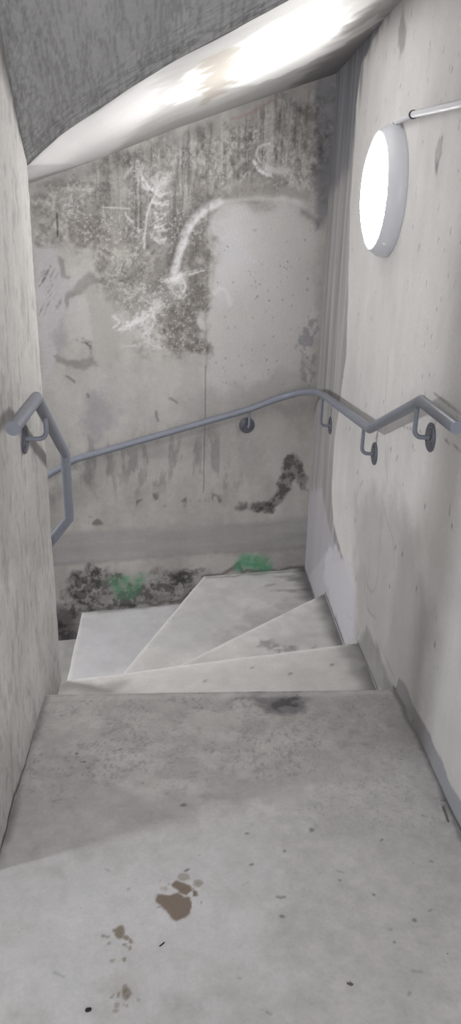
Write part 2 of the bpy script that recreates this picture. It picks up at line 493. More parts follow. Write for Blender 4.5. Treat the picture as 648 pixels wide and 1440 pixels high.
comb((200, 245), (206, 262), (222, 270), 8, 7, k=.45)
for yy in (268, 284, 300, 318, 334):
    comb((214, yy - 4), (224, yy + 5), (238, yy), 7, 5, k=.55)
comb((226, 268), (238, 271), (254, 270), 5, 6, k=.25)
comb((178, 300), (182, 308), (190, 314), 5, 3, k=.5)
comb((192, 318), (198, 330), (196, 345), 6, 5, k=.4)
comb((252, 386), (266, 384), (286, 377), 8, 4, k=.65)
comb((252, 390), (240, 392), (226, 396), 7, 4, k=.6)
comb((253, 390), (259, 405), (252, 421), 9, 4, k=.55)
p.mix(p.blob((250, 390), .035, .03, .03, .9) * .6, (212, 210, 209))
p.mix(p.poly([(192, 402), (205, 407), (222, 420), (232, 432), (214, 438), (198, 435), (212, 428), (204, 416)], .025, .03) * .55 * np.clip(brush, .3, 1), (206, 203, 201))
for d_ in range(5):
    comb((208 - d_ * 4, 438 + d_), (199 - d_ * 3, 452 + d_), (166, 457 + d_ * 2), 4, 4, k=.5, w=.008)
comb((160, 444), (166, 455), (158, 462), 6, 3, k=.5)
comb((214, 436), (213, 455), (201, 478), 16, 6, k=.5)
comb((200, 474), (216, 484), (234, 497), 7, 5, k=.4)
comb((170, 488), (198, 485), (226, 492), 4, 3, k=.35)
p.mix(p.stroke(curve_pts([(365, 228), (361, 217), (366, 207), (378, 202)]), .008, .010, .006) * .7, (208, 206, 205))
comb((358, 226), (364, 240), (380, 246), 8, 4, k=.6)
p.mix(p.stroke(curve_pts([(372, 236), (388, 238), (402, 242)]), .03, .03, .02) * .6, (206, 204, 203))
comb((404, 240), (412, 250), (424, 274), 6, 6, k=.35)
comb((338, 252), (345, 246), (352, 238), 5, 5, k=.35)
p.mix(p.stroke([(144, 302 - 10), (182, 294)], .005, .007, .004) * .7, (208, 206, 204))
p.mix(p.stroke([(176, 250), (186, 236)], .012, .014, .008) * .5, (200, 197, 193))
p.mix(p.stroke(curve_pts([(302, 412), (310, 406), (320, 412), (323, 428)]), .018, .022, .012) * .55, (204, 202, 202))
p.mix(p.stroke([(282, 450), (286, 460)], .03, .02, .02) * .6, (206, 204, 200))
p.mix(p.stroke([(325, 167), (352, 158), (386, 142)], .014, .02, .014) * .5, (140, 116, 108))
p.mul(p.stroke([(80, 300), (81, 332)], .006, .007, .003), .55)
p.mul(p.stroke([(289, 515), (288, 600), (286, 692)], .0035, .006, .002), .62)
p.mul(p.stroke([(292, 300), (290, 420), (289, 515)], .006, .02, .012), .88)
p.mul(p.stroke([(294, 195), (292, 300)], .01, .02, .01), .86)
for _ in range(75):                                      # pores in the pale patch
    a, c = rs.uniform(300, 440), rs.uniform(320, 540)
    p.mul(p.stroke([(a, c), (a + rs.uniform(-2, 2), c + rs.uniform(1, 3))], rs.uniform(.003, .006), .006, .006), rs.uniform(.68, .9))
# corner: grey strip and dark nicks
p.mul(p.poly([(445, 90), (500, 90), (470, 300), (440, 320), (446, 240)], .04, .03), (.82, .83, .86))
p.mul(p.poly([(300, 135), (470, 85), (470, 300), (446, 300), (440, 200), (380, 160)], .12, .08), .93)
nick = sstep(.40, .56, p.n(30, 47, 4, 1, .7, .65))
p.mul(p.poly([(430, 455), (444, 450), (442, 500), (440, 545), (432, 540), (436, 500), (420, 500), (418, 492)], .03, .05) * nick, (.82, .82, .85))
p.mul(p.poly([(418, 500), (424, 498), (440, 530), (434, 535)], .03, .05) * nick, .86)
p.mul(p.stroke([(424, 295), (436, 302), (444, 312)], .02, .03, .03), .80)
p.mul(p.poly([(320, 545), (440, 515), (442, 560), (420, 575), (340, 570)], .1, .08), .92)
# black mould patch under the rail
mould = p.poly([(405, 638), (412, 636), (420, 650), (432, 672), (436, 690), (424, 690), (416, 672), (408, 690), (394, 708), (380, 720), (364, 720), (356, 716), (348, 712), (356, 704), (376, 704), (388, 690), (398, 660)], .03, .035)
p.mul(mould, .78); p.mul(mould * sstep(.40, .64, fine), .66)
p.mul(p.blob((339, 711), .03, .03, .04, .8), .66)
p.mul(p.poly([(350, 712), (360, 703), (380, 706), (388, 718), (362, 720)], .02, .03), .80)
for a, c, ru, rv in ((256, 702, .03, .04), (275, 702, .06, .02), (304, 696, .05, .03), (220, 702, .03, .03), (192, 708, .02, .02), (128, 728, .03, .02), (112, 728, .03, .015)):
    p.mul(p.blob((a, c), ru, rv, .06, .8) * sstep(.42, .58, p.n(30, 48, 4, 1.6, .8)), .70)
# smoother darker band and the ledge line above the steps
lb = p.poly([(60, 752), (150, 744), (300, 738), (440, 726), (440, 772), (300, 776), (150, 788), (60, 800)], .055, .015)
p.mix(lb * .65, (150, 147, 146)); p.mul(lb, 1 + (p.n(7, 19, 4, .4, 3) - .5)[:, None] * .12)
p.mul(p.stroke([(70, 794), (150, 789), (300, 777), (440, 770)], .012, .04, .012), .90)
# blackened, flaking plaster behind the lowest winders, and a painted shadow at its left
bl = p.poly([(92, 815), (110, 805), (136, 798), (152, 806), (200, 818), (224, 804), (262, 802), (280, 810), (272, 830), (256, 846), (200, 856), (140, 856), (108, 862), (96, 900), (80, 900), (84, 840)], .05, .06)
p.mul(bl, .84); p.mul(bl * sstep(.44, .60, p.n(22, 20, 5, 1, 1, .66)), .70)
p.mul(p.poly([(98, 818), (138, 798), (150, 812), (140, 840), (118, 848), (100, 840)], .04, .06) * sstep(.40, .56, fine), .72)
p.mul(p.poly([(222, 806), (270, 802), (266, 822), (232, 824)], .03, .05) * sstep(.38, .54, fine), .70)
p.mix(bl * sstep(.57, .66, p.n(26, 22, 5, 1, 1, .66)) * .5, (184, 181, 178))
p.mix(p.poly([(258, 800), (300, 782), (334, 784), (330, 800), (310, 806), (285, 806)], .02, .05) * .6, (184, 178, 173))
p.mul(p.stroke([(286, 812), (312, 806), (328, 800), (336, 792), (340, 804), (430, 798)], .016, .022, .02), .66)
p.mul(p.stroke([(110, 858), (180, 851), (256, 846), (272, 830)], .016, .03, .015), .68)
p.mul(p.poly([(60, 846), (112, 864), (96, 960), (60, 960)], .06, .04), (.72, .71, .73))  # shadow beside the newel wall, painted into the wall colour
p.mul(p.stroke([(78, 900), (108, 898)], .008, .01, .004), .66)
p.mul(p.stroke([(78, 880), (110, 878)], .008, .014, .004), .80)
# green spray marks
gr = (82, 142, 102)
spray = lambda s: s * (.35 + 1.2 * np.clip(p.n(45, 30, 4) - .25, 0, 1))
for pl, w_ in (([(158, 816), (166, 838)], .035), ([(162, 820), (178, 836), (176, 812)], .035), ([(178, 814), (183, 838)], .03), ([(184, 838), (200, 812)], .026), ([(194, 814), (196, 832)], .022)):
    p.mix(spray(p.stroke(pl, w_, .06, .018)) * .72, gr)
for pl, w_ in (([(340, 793), (374, 798)], .055), ([(344, 785), (370, 786)], .045), ([(336, 797), (350, 787)], .03)):
    p.mix(spray(p.stroke(pl, w_, .06, .018)) * .95, (76, 148, 104))
Yb = back_y(X) + .006 * (fbm(X, Z, 3, 500, 5) - .5)
bv, bf = box_vf(-3.3, 1.0, 0, .2, -2, 2.6)
bv = [(x, back_y(x) + .03 + y, z) for x, y, z in bv]
structure(sheet('wall_back', np.stack([X, Yb, Z], 1), len(xs), len(zs), p.out(), M_back, [(bv, bf, GREY(150))]))

# ------------------------------------------------------------------ newel wall on the left  (coordinates: run along the faces, z)
rc = .014
path = [(-3.0, YW), (-1.5, YW), (XL - .06, YW)] + [(XL - rc + rc * math.sin(a), YW + rc - rc * math.cos(a)) for a in np.linspace(0, math.pi / 2, 5)]
path += [(XL, y) for y in np.arange(YW + rc + .01, YN - rc, .0065)]
path += [(XL - rc + rc * math.cos(a), YN - rc + rc * math.sin(a)) for a in np.linspace(0, math.pi / 2, 7)]
path += [(XL - rc - .02 * k, YN) for k in range(1, 12)] + [(-.9, YN), (-1.5, YN), (-3.0, YN)]
path = np.array(path); run = path[:, 1].copy()
end = np.arange(len(path)) >= np.argmax(path[:, 1] >= YN - 1e-6)
run[end] = YN + (XL - path[end, 0]); run[path[:, 0] < XL - .05] += 0
zs = axis((-1.9, -.3, .1), (-.3, 1.95, .0075), (1.95, 2.6, .1))
I, Z = [a.ravel() for a in np.meshgrid(np.arange(len(path)), zs, indexing='ij')]
I = I.astype(int); U = run[I]
p = Paint(U, Z, (171, 168, 164), lambda q: on_x(q, XL)[1:], 300)
p.tone(2.5, .05, 1); p.tone(9, .04, 2, 5, 1, .8, .6); p.tone(50, .06, 4, 4, .9, .5, .7)
p.mul(sstep(.56, .70, p.n(40, 6, 4, 1, .4, .65)), .90)
p.mul(p.poly([(-20, 800), (40, 780), (86, 760), (90, 960), (40, 1000), (-20, 1040)], .3, .1), 1.12)  # lower wall painted lighter, making up for weak fill light there
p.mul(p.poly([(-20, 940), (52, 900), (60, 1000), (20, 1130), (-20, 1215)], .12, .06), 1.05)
p.mul(p.stroke([(-5, 1235), (1, 1203), (20, 1122), (41, 1054), (54, 1011)], .012, .012, .006), .5)
p.mul(p.stroke([(1, 1203), (20, 1122)], .02, .02, .02), .75)
p.mul(p.stroke([(82, 978), (88, 955)], .02, .02, .012), .5)
N3 = np.zeros((len(path), 2)); N3[:-1] = np.diff(path, axis=0); N3[-1] = N3[-2]
N3 = np.stack([N3[:, 1], -N3[:, 0]], 1); N3 /= np.linalg.norm(N3, axis=1)[:, None]
dis = .007 * (fbm(U, Z, 5, 610, 5) - .5) + .003 * (fbm(U, Z, 26, 620, 3) - .5)
P = np.stack([path[I, 0] + N3[I, 0] * dis, path[I, 1] + N3[I, 1] * dis, Z], 1)
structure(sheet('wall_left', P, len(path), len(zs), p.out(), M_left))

# ------------------------------------------------------------------ landing floor  (coordinates x, y)
xs = axis((-3, -.46, .2), (-.46, .735, .0034)); ys = axis((-2, .85, .2), (.85, YE, .0034))
X, Y = [a.ravel() for a in np.meshgrid(xs, ys, indexing='ij')]
p = Paint(X, Y, (167, 164, 161), lambda q: on_z(q, 0)[:2], 700)
p.tone(2.0, .06, 1); p.tone(7, .035, 2); p.tone(34, .07, 3, 4, gain=.7); p.tone(10, .03, 4, 4, .5, 2)
dk = p.poly([(80, 985), (250, 975), (500, 972), (520, 1020), (440, 1110), (330, 1150), (200, 1130), (90, 1130), (60, 1060)], .25, .2)
p.mul(dk, 1.05); p.mul(dk * sstep(.46, .62, p.n(10, 6, 5)), .93)
p.mul(dk * sstep(.54, .66, p.n(95, 7, 4, 1, .7, .66)) * sstep(.45, .66, p.n(6, 8, 3)), .89)
p.mul(sstep(.60, .68, p.n(110, 17, 4, 1, 1, .66)) * sstep(.50, .66, p.n(5, 18, 3)) * sstep(1.2, 1.6, Y), .93)
p.mul(p.poly([(330, 985), (360, 974), (420, 972), (444, 985), (435, 1000), (400, 1006), (370, 998)], .09, .08), (.72, .72, .74))
p.mul(p.poly([(390, 976), (425, 974), (432, 990), (405, 1000), (392, 990)], .04, .06) * sstep(.4, .55, p.n(20, 9, 4)), .68)
p.mix(p.poly([(60, 980), (548, 972), (552, 977), (60, 986)], .01, .01) * .3, (196, 192, 188))
p.mul(p.stroke([(552, 966), (592, 1048), (633, 1137), (660, 1200)], .016, .02, .008), .72)
p.mul(p.stroke([(0, 1210), (20, 1122), (41, 1054), (62, 980)], .02, .03, .014), .74)
p.mul(p.stroke([(624, 1135), (630, 1155)], .006, .006, .003), .45)
p.mix(p.poly([(0, 1230), (230, 1180), (420, 1240), (300, 1400), (60, 1440), (-20, 1380)], .35, .2) * .4, (190, 188, 188))
for (a, c, s) in ((150, 1225, 1), (262, 1222, 3), (350, 1215, 2), (400, 1195, 3), (405, 1290, 3), (480, 1240, 2), (530, 1258, 2), (580, 1296, 3), (625, 1345, 1),
                  (170, 1055, 2), (110, 1060, 3), (120, 1070, 2), (540, 1180, 2), (440, 1170, 4), (260, 1130, 4), (345, 1175, 2), (560, 1330, 1.5)):
    p.mul(p.blob((a, c), .0028 * s, .0022 * s, .02, .8), .66)
for _ in range(26):
    a, c = rs.uniform(20, 640), rs.uniform(990, 1430); d_ = rs.uniform(3, 14)
    p.mul(p.stroke([(a, c), (a + rs.uniform(-d_, d_), c + rs.uniform(-d_, d_) * .4)], rs.uniform(.002, .005), .006, .01), rs.uniform(.7, .9))
# damp brown drips
wet = (106, 92, 80)
for poly_ in ([(222, 1270), (226, 1262), (238, 1260), (248, 1256), (256, 1264), (268, 1266), (270, 1276), (262, 1282), (250, 1288), (244, 1289), (234, 1282)],
              [(240, 1245), (246, 1238), (256, 1242), (266, 1248), (270, 1256), (260, 1262), (250, 1256), (244, 1250)],
              [(270, 1255), (278, 1256), (280, 1262), (272, 1264)]):
    p.mix(p.poly(poly_, .004, .016) * .86, wet); p.mix(p.poly(poly_, .010, .022) * .25, wet)
for (a, c, ru, rv, k) in ((166, 1311, .014, .019, .8), (176, 1319, .009, .008, .7), (183, 1324, .007, .009, .6), (172, 1330, .006, .005, .55), (181, 1336, .005, .006, .5),
                          (148, 1318, .006, .005, .45), (157, 1308, .005, .005, .5), (172, 1352, .006, .006, .6), (156, 1352, .006, .005, .4), (142, 1317, .005, .005, .5),
                          (179, 1400, .012, .014, .6), (175, 1394, .007, .012, .5), (166, 1402, .005, .007, .5), (164, 1416, .006, .007, .4), (163, 1424, .007, .006, .4),
                          (258, 1233, .018, .014, .4), (280, 1244, .014, .012, .45), (231, 1251, .010, .008, .2), (160, 1385, .05, .03, .06)):
    p.mix(p.blob((a, c), ru, rv, .010, .3) * k, (104, 94, 80))
for _ in range(40):                                      # fine splashes round the drips
    a, c, sg = rs.choice(((262, 1248, 16), (168, 1326, 16), (172, 1404, 12), (250, 1262, 22)))
    p.mix(p.blob((rs.gauss(a, sg), rs.gauss(c, sg * .6)), rs.uniform(.002, .0045), rs.uniform(.002, .0045), .012, .6) * rs.uniform(.25, .6), (106, 96, 84))
p.mul(p.poly([(86, 1455), (100, 1440), (96, 1470)], .02, .03), .85)
Zf = .004 * (fbm(X, Y, 4, 720, 4) - .5) + .0015 * (fbm(X, Y, 30, 730, 3) - .5)
edge = Y >= YE - 1e-6
Yf = Y + np.where(edge, .008 * (fbm(X, Y, 9, 740, 4) - .5), 0); Zf = Zf - np.where(edge, .004, 0)
bv, bf = box_vf(-3.0, .8, -2.1, YE - .006, -.24, -.012)
fl = sheet('floor', np.stack([X, Yf, Zf], 1), len(xs), len(ys), p.out(), M_floor, [(bv, bf, GREY(165))])
structure(fl)

# ------------------------------------------------------------------ winder staircase below the landing
stair = empty('staircase', (0, YE, 0))
tag(stair, 'bare concrete winder stair fanning down to the left round the newel wall', 'stairs')


def step(level, poly, nosing, base, seed, paint=None):
    """One tread with its riser: poly is the outline seen from above, nosing its free front edge."""
    z = -RISE * level
    bm = bmesh.new()
    x0, x1 = min(q[0] for q in poly), max(q[0] for q in poly); y0, y1 = min(q[1] for q in poly), max(q[1] for q in poly)
    s = .014; nx, ny = int((x1 - x0) / s) + 2, int((y1 - y0) / s) + 2
    gv = [[bm.verts.new((x0 - .001 + i * s, y0 - .001 + j * s, 0)) for j in range(ny + 1)] for i in range(nx + 1)]
    for i in range(nx):
        for j in range(ny):
            bm.faces.new((gv[i][j], gv[i + 1][j], gv[i + 1][j + 1], gv[i][j + 1]))
    n = len(poly); area = sum(poly[i][0] * poly[(i + 1) % n][1] - poly[(i + 1) % n][0] * poly[i][1] for i in range(n))
    if area < 0:
        poly = poly[::-1]
    for i in range(n):
        a, b_ = Vector(poly[i]), Vector(poly[(i + 1) % n]); d = b_ - a
        bmesh.ops.bisect_plane(bm, geom=bm.verts[:] + bm.edges[:] + bm.faces[:], plane_co=(a.x, a.y, 0), plane_no=(d.y, -d.x, 0), clear_outer=True, dist=1e-5)
    a, b_ = np.array(nosing[0]), np.array(nosing[1]); d = (b_ - a) / np.linalg.norm(b_ - a)
    dist = lambda x, y: np.abs((x - a[0]) * d[1] - (y - a[1]) * d[0])
    be = [e for e in bm.edges if e.is_boundary]
    for drop in (.005, RISE + .09):
        ext = bmesh.ops.extrude_edge_only(bm, edges=be)['geom']
        be = [g for g in ext if isinstance(g, bmesh.types.BMEdge)]
        for v in {v for e in be for v in e.verts}:
            v.co.z -= drop
            if drop < .01:
                pass
    bm.verts.ensure_lookup_table()
    bmesh.ops.recalc_face_normals(bm, faces=bm.faces[:])
    V = np.array([v.co[:] for v in bm.verts])
    p = Paint(V[:, 0], V[:, 1], base, lambda q: on_z(q, z)[:2], seed)
    p.tone(2.5, .05, 1); p.tone(9, .06, 2); p.tone(30, .04, 3, 4)
    dn = dist(V[:, 0], V[:, 1])
    p.mix((1 - sstep(.006, .016, dn + .010 * p.wu)) * .85, (228, 226, 222))
    if paint:
        paint(p)
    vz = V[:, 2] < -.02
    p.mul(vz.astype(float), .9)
    C = p.out(); hz = .004 * (fbm(V[:, 0], V[:, 1], 5, seed + 9, 4) - .5)
    nn = np.array([-d[1], d[0]]); wob = .006 * (fbm(V[:, 0], V[:, 1], 10, seed + 19, 4) - .5)
    onn = dn < .002
    for v, h, w_, o_ in zip(bm.verts, hz, wob, onn):
        v.co.z += z + h
        if o_:
            v.co.x += nn[0] * w_; v.co.y += nn[1] * w_
    me = bpy.data.meshes.new('step'); bm.to_mesh(me); bm.free()
    at = me.color_attributes.new('paint', 'FLOAT_COLOR', 'POINT')
    at.data.foreach_set('color', np.hstack([C, np.ones((len(C), 1))]).ravel())
    o = link('step', me, M_step, stair, smooth=False)
    return o


def pt1(p):
    p.mul(p.stroke([(530, 968), (504, 904)], .09, .12, .03), .60)
    p.mul(p.blob((500, 930), .10, .10, .06, .8), .9)
    p.mul(p.stroke([(96, 962), (150, 968), (170, 960)], .05, .05, .03), .84)
    p.mix(p.poly([(170, 950), (400, 925), (505, 906), (520, 960), (300, 968)], .2, .1) * .3, (196, 193, 188))
    for (a, c) in ((288, 958), (410, 945), (470, 935), (352, 940)):
        p.mul(p.blob((a, c), .008, .006, .02, .6), .7)


def pt2(p):
    p.mul(p.stroke([(484, 906), (457, 833)], .08, .11, .03), .60)
    p.mul(p.poly([(360, 905), (430, 900), (420, 925), (370, 925)], .05, .1) * sstep(.5, .6, p.n(22, 5, 4)), .78)
    p.mul(p.poly([(360, 890), (400, 860), (450, 850), (470, 890), (400, 910)], .12, .1), .95)


def pt3(p):
    p.mul(p.stroke([(442, 840), (428, 800)], .09, .12, .03), .58)
    p.mul(p.stroke([(430, 802), (345, 808), (290, 812)], .02, .03, .02), .74)
    p.mul(p.poly([(395, 812), (430, 808), (436, 832), (410, 845), (385, 838), (375, 845)], .06, .1) * sstep(.42, .55, p.n(10, 5, 4, .5, 2)), .80)
    p.mul(p.poly([(330, 880), (350, 860), (420, 845), (380, 880), (330, 905), (300, 910)], .12, .1), .90)
    p.mix(p.poly([(240, 870), (300, 850), (320, 880), (260, 915), (220, 915)], .12, .1) * .4, (188, 190, 189))


def pt4(p):
    p.mul(p.stroke([(118, 861), (180, 856), (256, 847)], .03, .05, .02), .72)
    p.mix(p.poly([(120, 880), (220, 870), (210, 920), (140, 950), (100, 950)], .12, .08) * .4, (196, 195, 197))


NC = (XL + .02, YN - .004)
n1r, n1l = (XR + .01, 2.722), (XL - .02, 2.470)
n2r, n2l = (XR + .01, 3.466), (XL - .01, 2.440)
by = lambda x: back_y(x) + .012
step(1, [(XR + .01, YE - .03), n1r, n1l, (XL - .02, YE - .03)], (n1l, n1r), (207, 204, 200), 810, pt1)
step(2, [(XR + .01, 2.66), n2r, n2l, (XL - .02, 2.41)], (n2l, n2r), (210, 207, 203), 820, pt2)
a3, b3 = (.136, by(.136)), (-.472, 2.4925)
step(3, [(XL - .02, 2.36), (XR + .01, 3.40), (XR + .01, by(XR)), a3, b3], (b3, a3), (208, 205, 201), 830, pt3)
a4, b4 = (-.543, by(-.543)), (-.535, YN - .01)
step(4, [(b3[0] + .05, b3[1] - .01), (a3[0] + .05, a3[1]), a4, b4], (b4, a4), (206, 204, 203), 840, pt4)
xa = -.54
for k in range(5, 10):
    xb = xa - .28 if k < 9 else -2.998
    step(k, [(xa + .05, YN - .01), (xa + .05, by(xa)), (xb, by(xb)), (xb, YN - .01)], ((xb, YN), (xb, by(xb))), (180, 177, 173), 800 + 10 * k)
    xa = xb

# ------------------------------------------------------------------ soffits overhead
BX = [-2.6, -.674, -.332, -.013, .325, .729]; BZ = [.83, 1.524, 1.645, 1.773, 1.896, 2.030]
SLOPE = 1.285                    # fall of the upper flight's soffit towards the newel corner
ZN = 1.565
CR = [np.array([XL, YN, ZN])]
for q in ((60, 211), (83, 190.5), (110, 172), (136.5, 155), (178, 126), (218, 101), (250, 82), (330, 40), (404, 0)):
    d = ray(*q); t = (ZN + SLOPE * YN - CAM[2]) / (d[2] + SLOPE * d[1]); CR.append(CAM + d * t)
CX = [q[0] for q in CR]; CY = [q[1] for q in CR]; CZ = [q[2] for q in CR]
gx = XR + .03 - CX[-1]
CX.append(XR + .03); CZ.append(CZ[-1] + gx * (CZ[-1] - CZ[3]) / (CX[-2] - CX[3])); CY.append(YN - (CZ[-1] - ZN) / SLOPE)


def ycrease(x):
    return np.where(x < XL, YN - .02, np.interp(x, CX, CY))


def zcrease(x):
    return np.interp(x, [-2.6] + CX, [.80] + CZ)


def zband(x, y):
    zb = np.interp(x, BX, BZ); yb = back_y(x); yn = ycrease(x); zn = zcrease(x)
    return zb + (zn - zb) * (yb - y) / (yb - yn)


xs = axis((-2.6, -.8, .2), (-.8, XR + .016, .0075)); ts = np.linspace(0, 1, 130)
Xg, T = [a.ravel() for a in np.meshgrid(xs, ts, indexing='ij')]
yc = ycrease(Xg); Yg = yc + (back_y(Xg) + .012 - yc) * T
Zg = zband(Xg, Yg) + .010 * (fbm(Xg, Yg, 3, 905, 4) - .5) + .03 * (1 - T) ** 8 * 0
p = Paint(Xg, Yg, (168, 166, 163), None, 900)


def conv_band(q):
    d = ray(*q); t = np.linspace(.6, 5.5, 1400); P_ = CAM + d[None] * t[:, None]
    g_ = P_[:, 2] - zband(P_[:, 0], P_[:, 1]); i = np.argmax(g_ > 0) if g_[0] < 0 else np.argmax(g_ < 0)
    return P_[i][:2]


p.conv = conv_band
p.tone(2.2, .05, 1); p.tone(8, .05, 2, 5, .6, 1.6)
p.mix(p.poly([(30, 256), (38, 232), (84, 190), (140, 155), (220, 100), (235, 140), (150, 222)], .10, .04) * .8, (206, 204, 202))  # left end painted lighter to offset the lamp's falloff
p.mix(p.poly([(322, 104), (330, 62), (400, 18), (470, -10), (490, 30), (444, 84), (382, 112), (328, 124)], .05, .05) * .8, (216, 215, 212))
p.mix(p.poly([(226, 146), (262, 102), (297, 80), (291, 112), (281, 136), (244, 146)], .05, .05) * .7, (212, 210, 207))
p.mix(p.poly([(286, 84), (318, 62), (330, 64), (324, 92), (318, 126), (296, 146), (280, 148), (286, 120)], .05, .06) * .85, (150, 143, 134))
p.mix(p.poly([(320, 70), (346, 70), (352, 78), (326, 86)], .03, .05) * .6, (156, 150, 142))
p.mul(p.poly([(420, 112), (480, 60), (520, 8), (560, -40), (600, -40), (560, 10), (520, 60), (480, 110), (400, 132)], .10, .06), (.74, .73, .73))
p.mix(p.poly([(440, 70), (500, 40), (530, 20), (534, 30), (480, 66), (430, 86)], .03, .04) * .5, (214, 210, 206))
p.mul(p.poly([(480, 40), (540, 0), (530, 30), (490, 52)], .05, .05), .86)
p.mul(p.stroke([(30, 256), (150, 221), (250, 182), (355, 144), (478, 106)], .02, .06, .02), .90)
for _ in range(14):
    a = rs.uniform(90, 520); c = 250 - .46 * a + rs.uniform(-70, 10)
    p.mul(p.stroke([(a, c), (a + rs.uniform(8, 30), c - rs.uniform(4, 16))], rs.uniform(.003, .008), .01, .01), rs.uniform(.86, .95))
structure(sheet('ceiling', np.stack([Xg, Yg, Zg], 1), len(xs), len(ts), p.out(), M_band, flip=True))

# darker trowelled soffit rising from the crease towards the upper flight
xs = axis((XL - .02, .45, .0042), (.45, XR + .016, .02)); ts = np.linspace(0, 1, 230) ** 1.2
Xg, T = [a.ravel() for a in np.meshgrid(xs, ts, indexing='ij')]
yc = ycrease(np.maximum(Xg, XL)); zc = zband(Xg, yc); w = np.clip((Xg - XL) / 1.15, 0, 1)
yt = yc - (ZC - zc) / SLOPE
Yg = yc + (yt - yc) * T; Zg = zc + (ZC - zc) * T
S = T * np.hypot(ZC - zc, yt - yc)
p = Paint(Xg, S, (170, 169, 168), None, 950)
p.tone(2.2, .07, 1); p.tone(8, .08, 2, 5, 1.8, .5)
near = np.exp(-(S / .10) ** 2); nearl = np.exp(-((Xg - XL) / .10) ** 2)
drop_ = zc - ZN                                          # grooves follow the crease
A_ = S + 0 * Xg
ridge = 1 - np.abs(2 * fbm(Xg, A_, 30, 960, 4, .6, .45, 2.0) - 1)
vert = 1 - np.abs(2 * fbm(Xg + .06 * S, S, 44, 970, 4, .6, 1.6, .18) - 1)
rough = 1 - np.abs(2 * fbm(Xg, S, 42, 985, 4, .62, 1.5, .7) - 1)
near = np.exp(-(S / .075) ** 2)
nearl = np.exp(-((Xg - XL) / .09) ** 2) * np.exp(-(S / .5) ** 2)
dz = .011 * near * ridge + .0017 * vert * (.8 + 2 * nearl) + .011 * nearl * rough + .0018 * rough - .009 * near
p.mul(sstep(.80, .98, ridge) * near, .84); p.mul(sstep(.82, .97, vert), .90); p.mul(sstep(.84, .97, rough) * (.25 + nearl), .88)  # groove shading painted into the colour to strengthen the relief
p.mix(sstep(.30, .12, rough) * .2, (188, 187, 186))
cen = np.stack([np.zeros_like(Xg), -(ZC - zc), (yt - yc)], 1); cen /= np.linalg.norm(cen, axis=1)[:, None]
tt = np.minimum(1, T * 25)
P = np.stack([Xg, Yg, Zg], 1) + cen * (dz * tt)[:, None]
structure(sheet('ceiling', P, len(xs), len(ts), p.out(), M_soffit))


def slab(name, v, f, grey, mat=M_plain):
    me = bpy.data.meshes.new(name); me.from_pydata(v, [], f); me.update()
    at = me.color_attributes.new('paint', 'FLOAT_COLOR', 'POINT')
    for d_ in at.data:
        d_.color = (*GREY(grey), 1)
    return structure(link(name, me, mat, smooth=False))


slab('ceiling', *box_vf(-3.1, .8, -2.1, 1.96, ZC - .01, ZC + .15), 190)
slab('wall_rear', *box_vf(-3.1, .9, -2.3, -2.0, -.2, 2.6), 190)
slab('wall_corridor', *box_vf(-3.25, -3.0, -2.2, 4.2, -2.0, 2.6), 190)

# ------------------------------------------------------------------ handrails
RR = .0165


def bracket(parent, plate, nrm, elbow_off, top_z):
    """Round wall plate with screws, and an arm that leaves the wall and turns up to the rail."""
    pl, n_ = Vector(plate), Vector(nrm).normalized()
    e = pl + n_ * elbow_off; r_ = .022; pathp = [pl + n_ * .004]
    for k in range(7):
        a = math.pi / 2 * k / 6
        pathp.append(e + n_ * (-r_ + r_ * math.sin(a)) + Vector((0, 0, r_ - r_ * math.cos(a))))
    pathp.append(Vector((e.x, e.y, top_z)))
    bm = bmesh.new(); tube(bm, pathp, .0068, 14)
    arm = obj('bracket', bm, M_rail, parent)
    bm = bmesh.new()
    lathe(bm, [(-.002, 0), (-.002, .042), (.004, .042), (.0055, .040), (.0055, 0)], pl, n_, 40)
    plt = obj('mounting_plate', bm, M_plate, arm)
    x = n_.cross(Vector((0, 0, 1))).normalized()
    for k in range(3):
        a = math.radians(90 + 120 * k); c = pl + (x * math.cos(a) + Vector((0, 0, 1)) * math.sin(a)) * .028
        bm = bmesh.new(); lathe(bm, [(.004, 0), (.004, .0052), (.0072, .0048), (.0085, .003), (.0085, 0)], c, n_, 14)
        obj('screw', bm, M_screw, arm)
    return arm


# right rail: along the right wall, round the corner and down the back wall
XRR = XR - .050
q0, q1, q2, q3 = on_x((642, 602), XRR), on_x((592, 564), XRR), on_x((520, 603), XRR), on_x((466, 573), XRR)
b1, b2, b3_, b4_ = on_back((346, 577), .05), on_back((200, 619), .05), on_back((108, 642), .05), on_back((70, 662), .05)
sl = (b1[2] - b2[2]) / (b1[0] - b2[0])
ztop = lambda x: b2[2] + (x - b2[0]) * sl
path_r = [q0, q1, q2]
ca = np.array([XRR, 3.62, np.interp(3.62, [q2[1], q3[1]], [q2[2], q3[2]])])
cb = np.array([.36, back_y(.36) - .05, ztop(.36)])
pc = np.array([XRR - .01, back_y(XRR) - .06, .5 * (ca[2] + cb[2]) + .035])
for k in range(17):
    t = k / 16; path_r.append((1 - t) ** 2 * ca + 2 * t * (1 - t) * pc + t * t * cb)
path_r += [np.array([b2[0], back_y(b2[0]) - .05, b2[2]])]
xl_ = -.53; zl_ = ztop(xl_)
path_r += [np.array([xl_, back_y(xl_) - .05, zl_]), np.array([-.66, back_y(-.66) - .05, zl_ - .072]), np.array([-1.9, back_y(-1.9) - .05, zl_ - .072 - 1.24 * .55])]
hr = empty('handrail', (XRR, q0[1], 0))
tag(hr, 'long grey handrail on the right wall bending round the corner onto the back wall', 'handrail')
bm = bmesh.new(); tube(bm, path_r, RR, 24); obj('rail', bm, M_rail, hr)
zr = lambda y: np.interp(y, [q0[1], q1[1], q2[1], ca[1]], [q0[2], q1[2], q2[2], ca[2]])
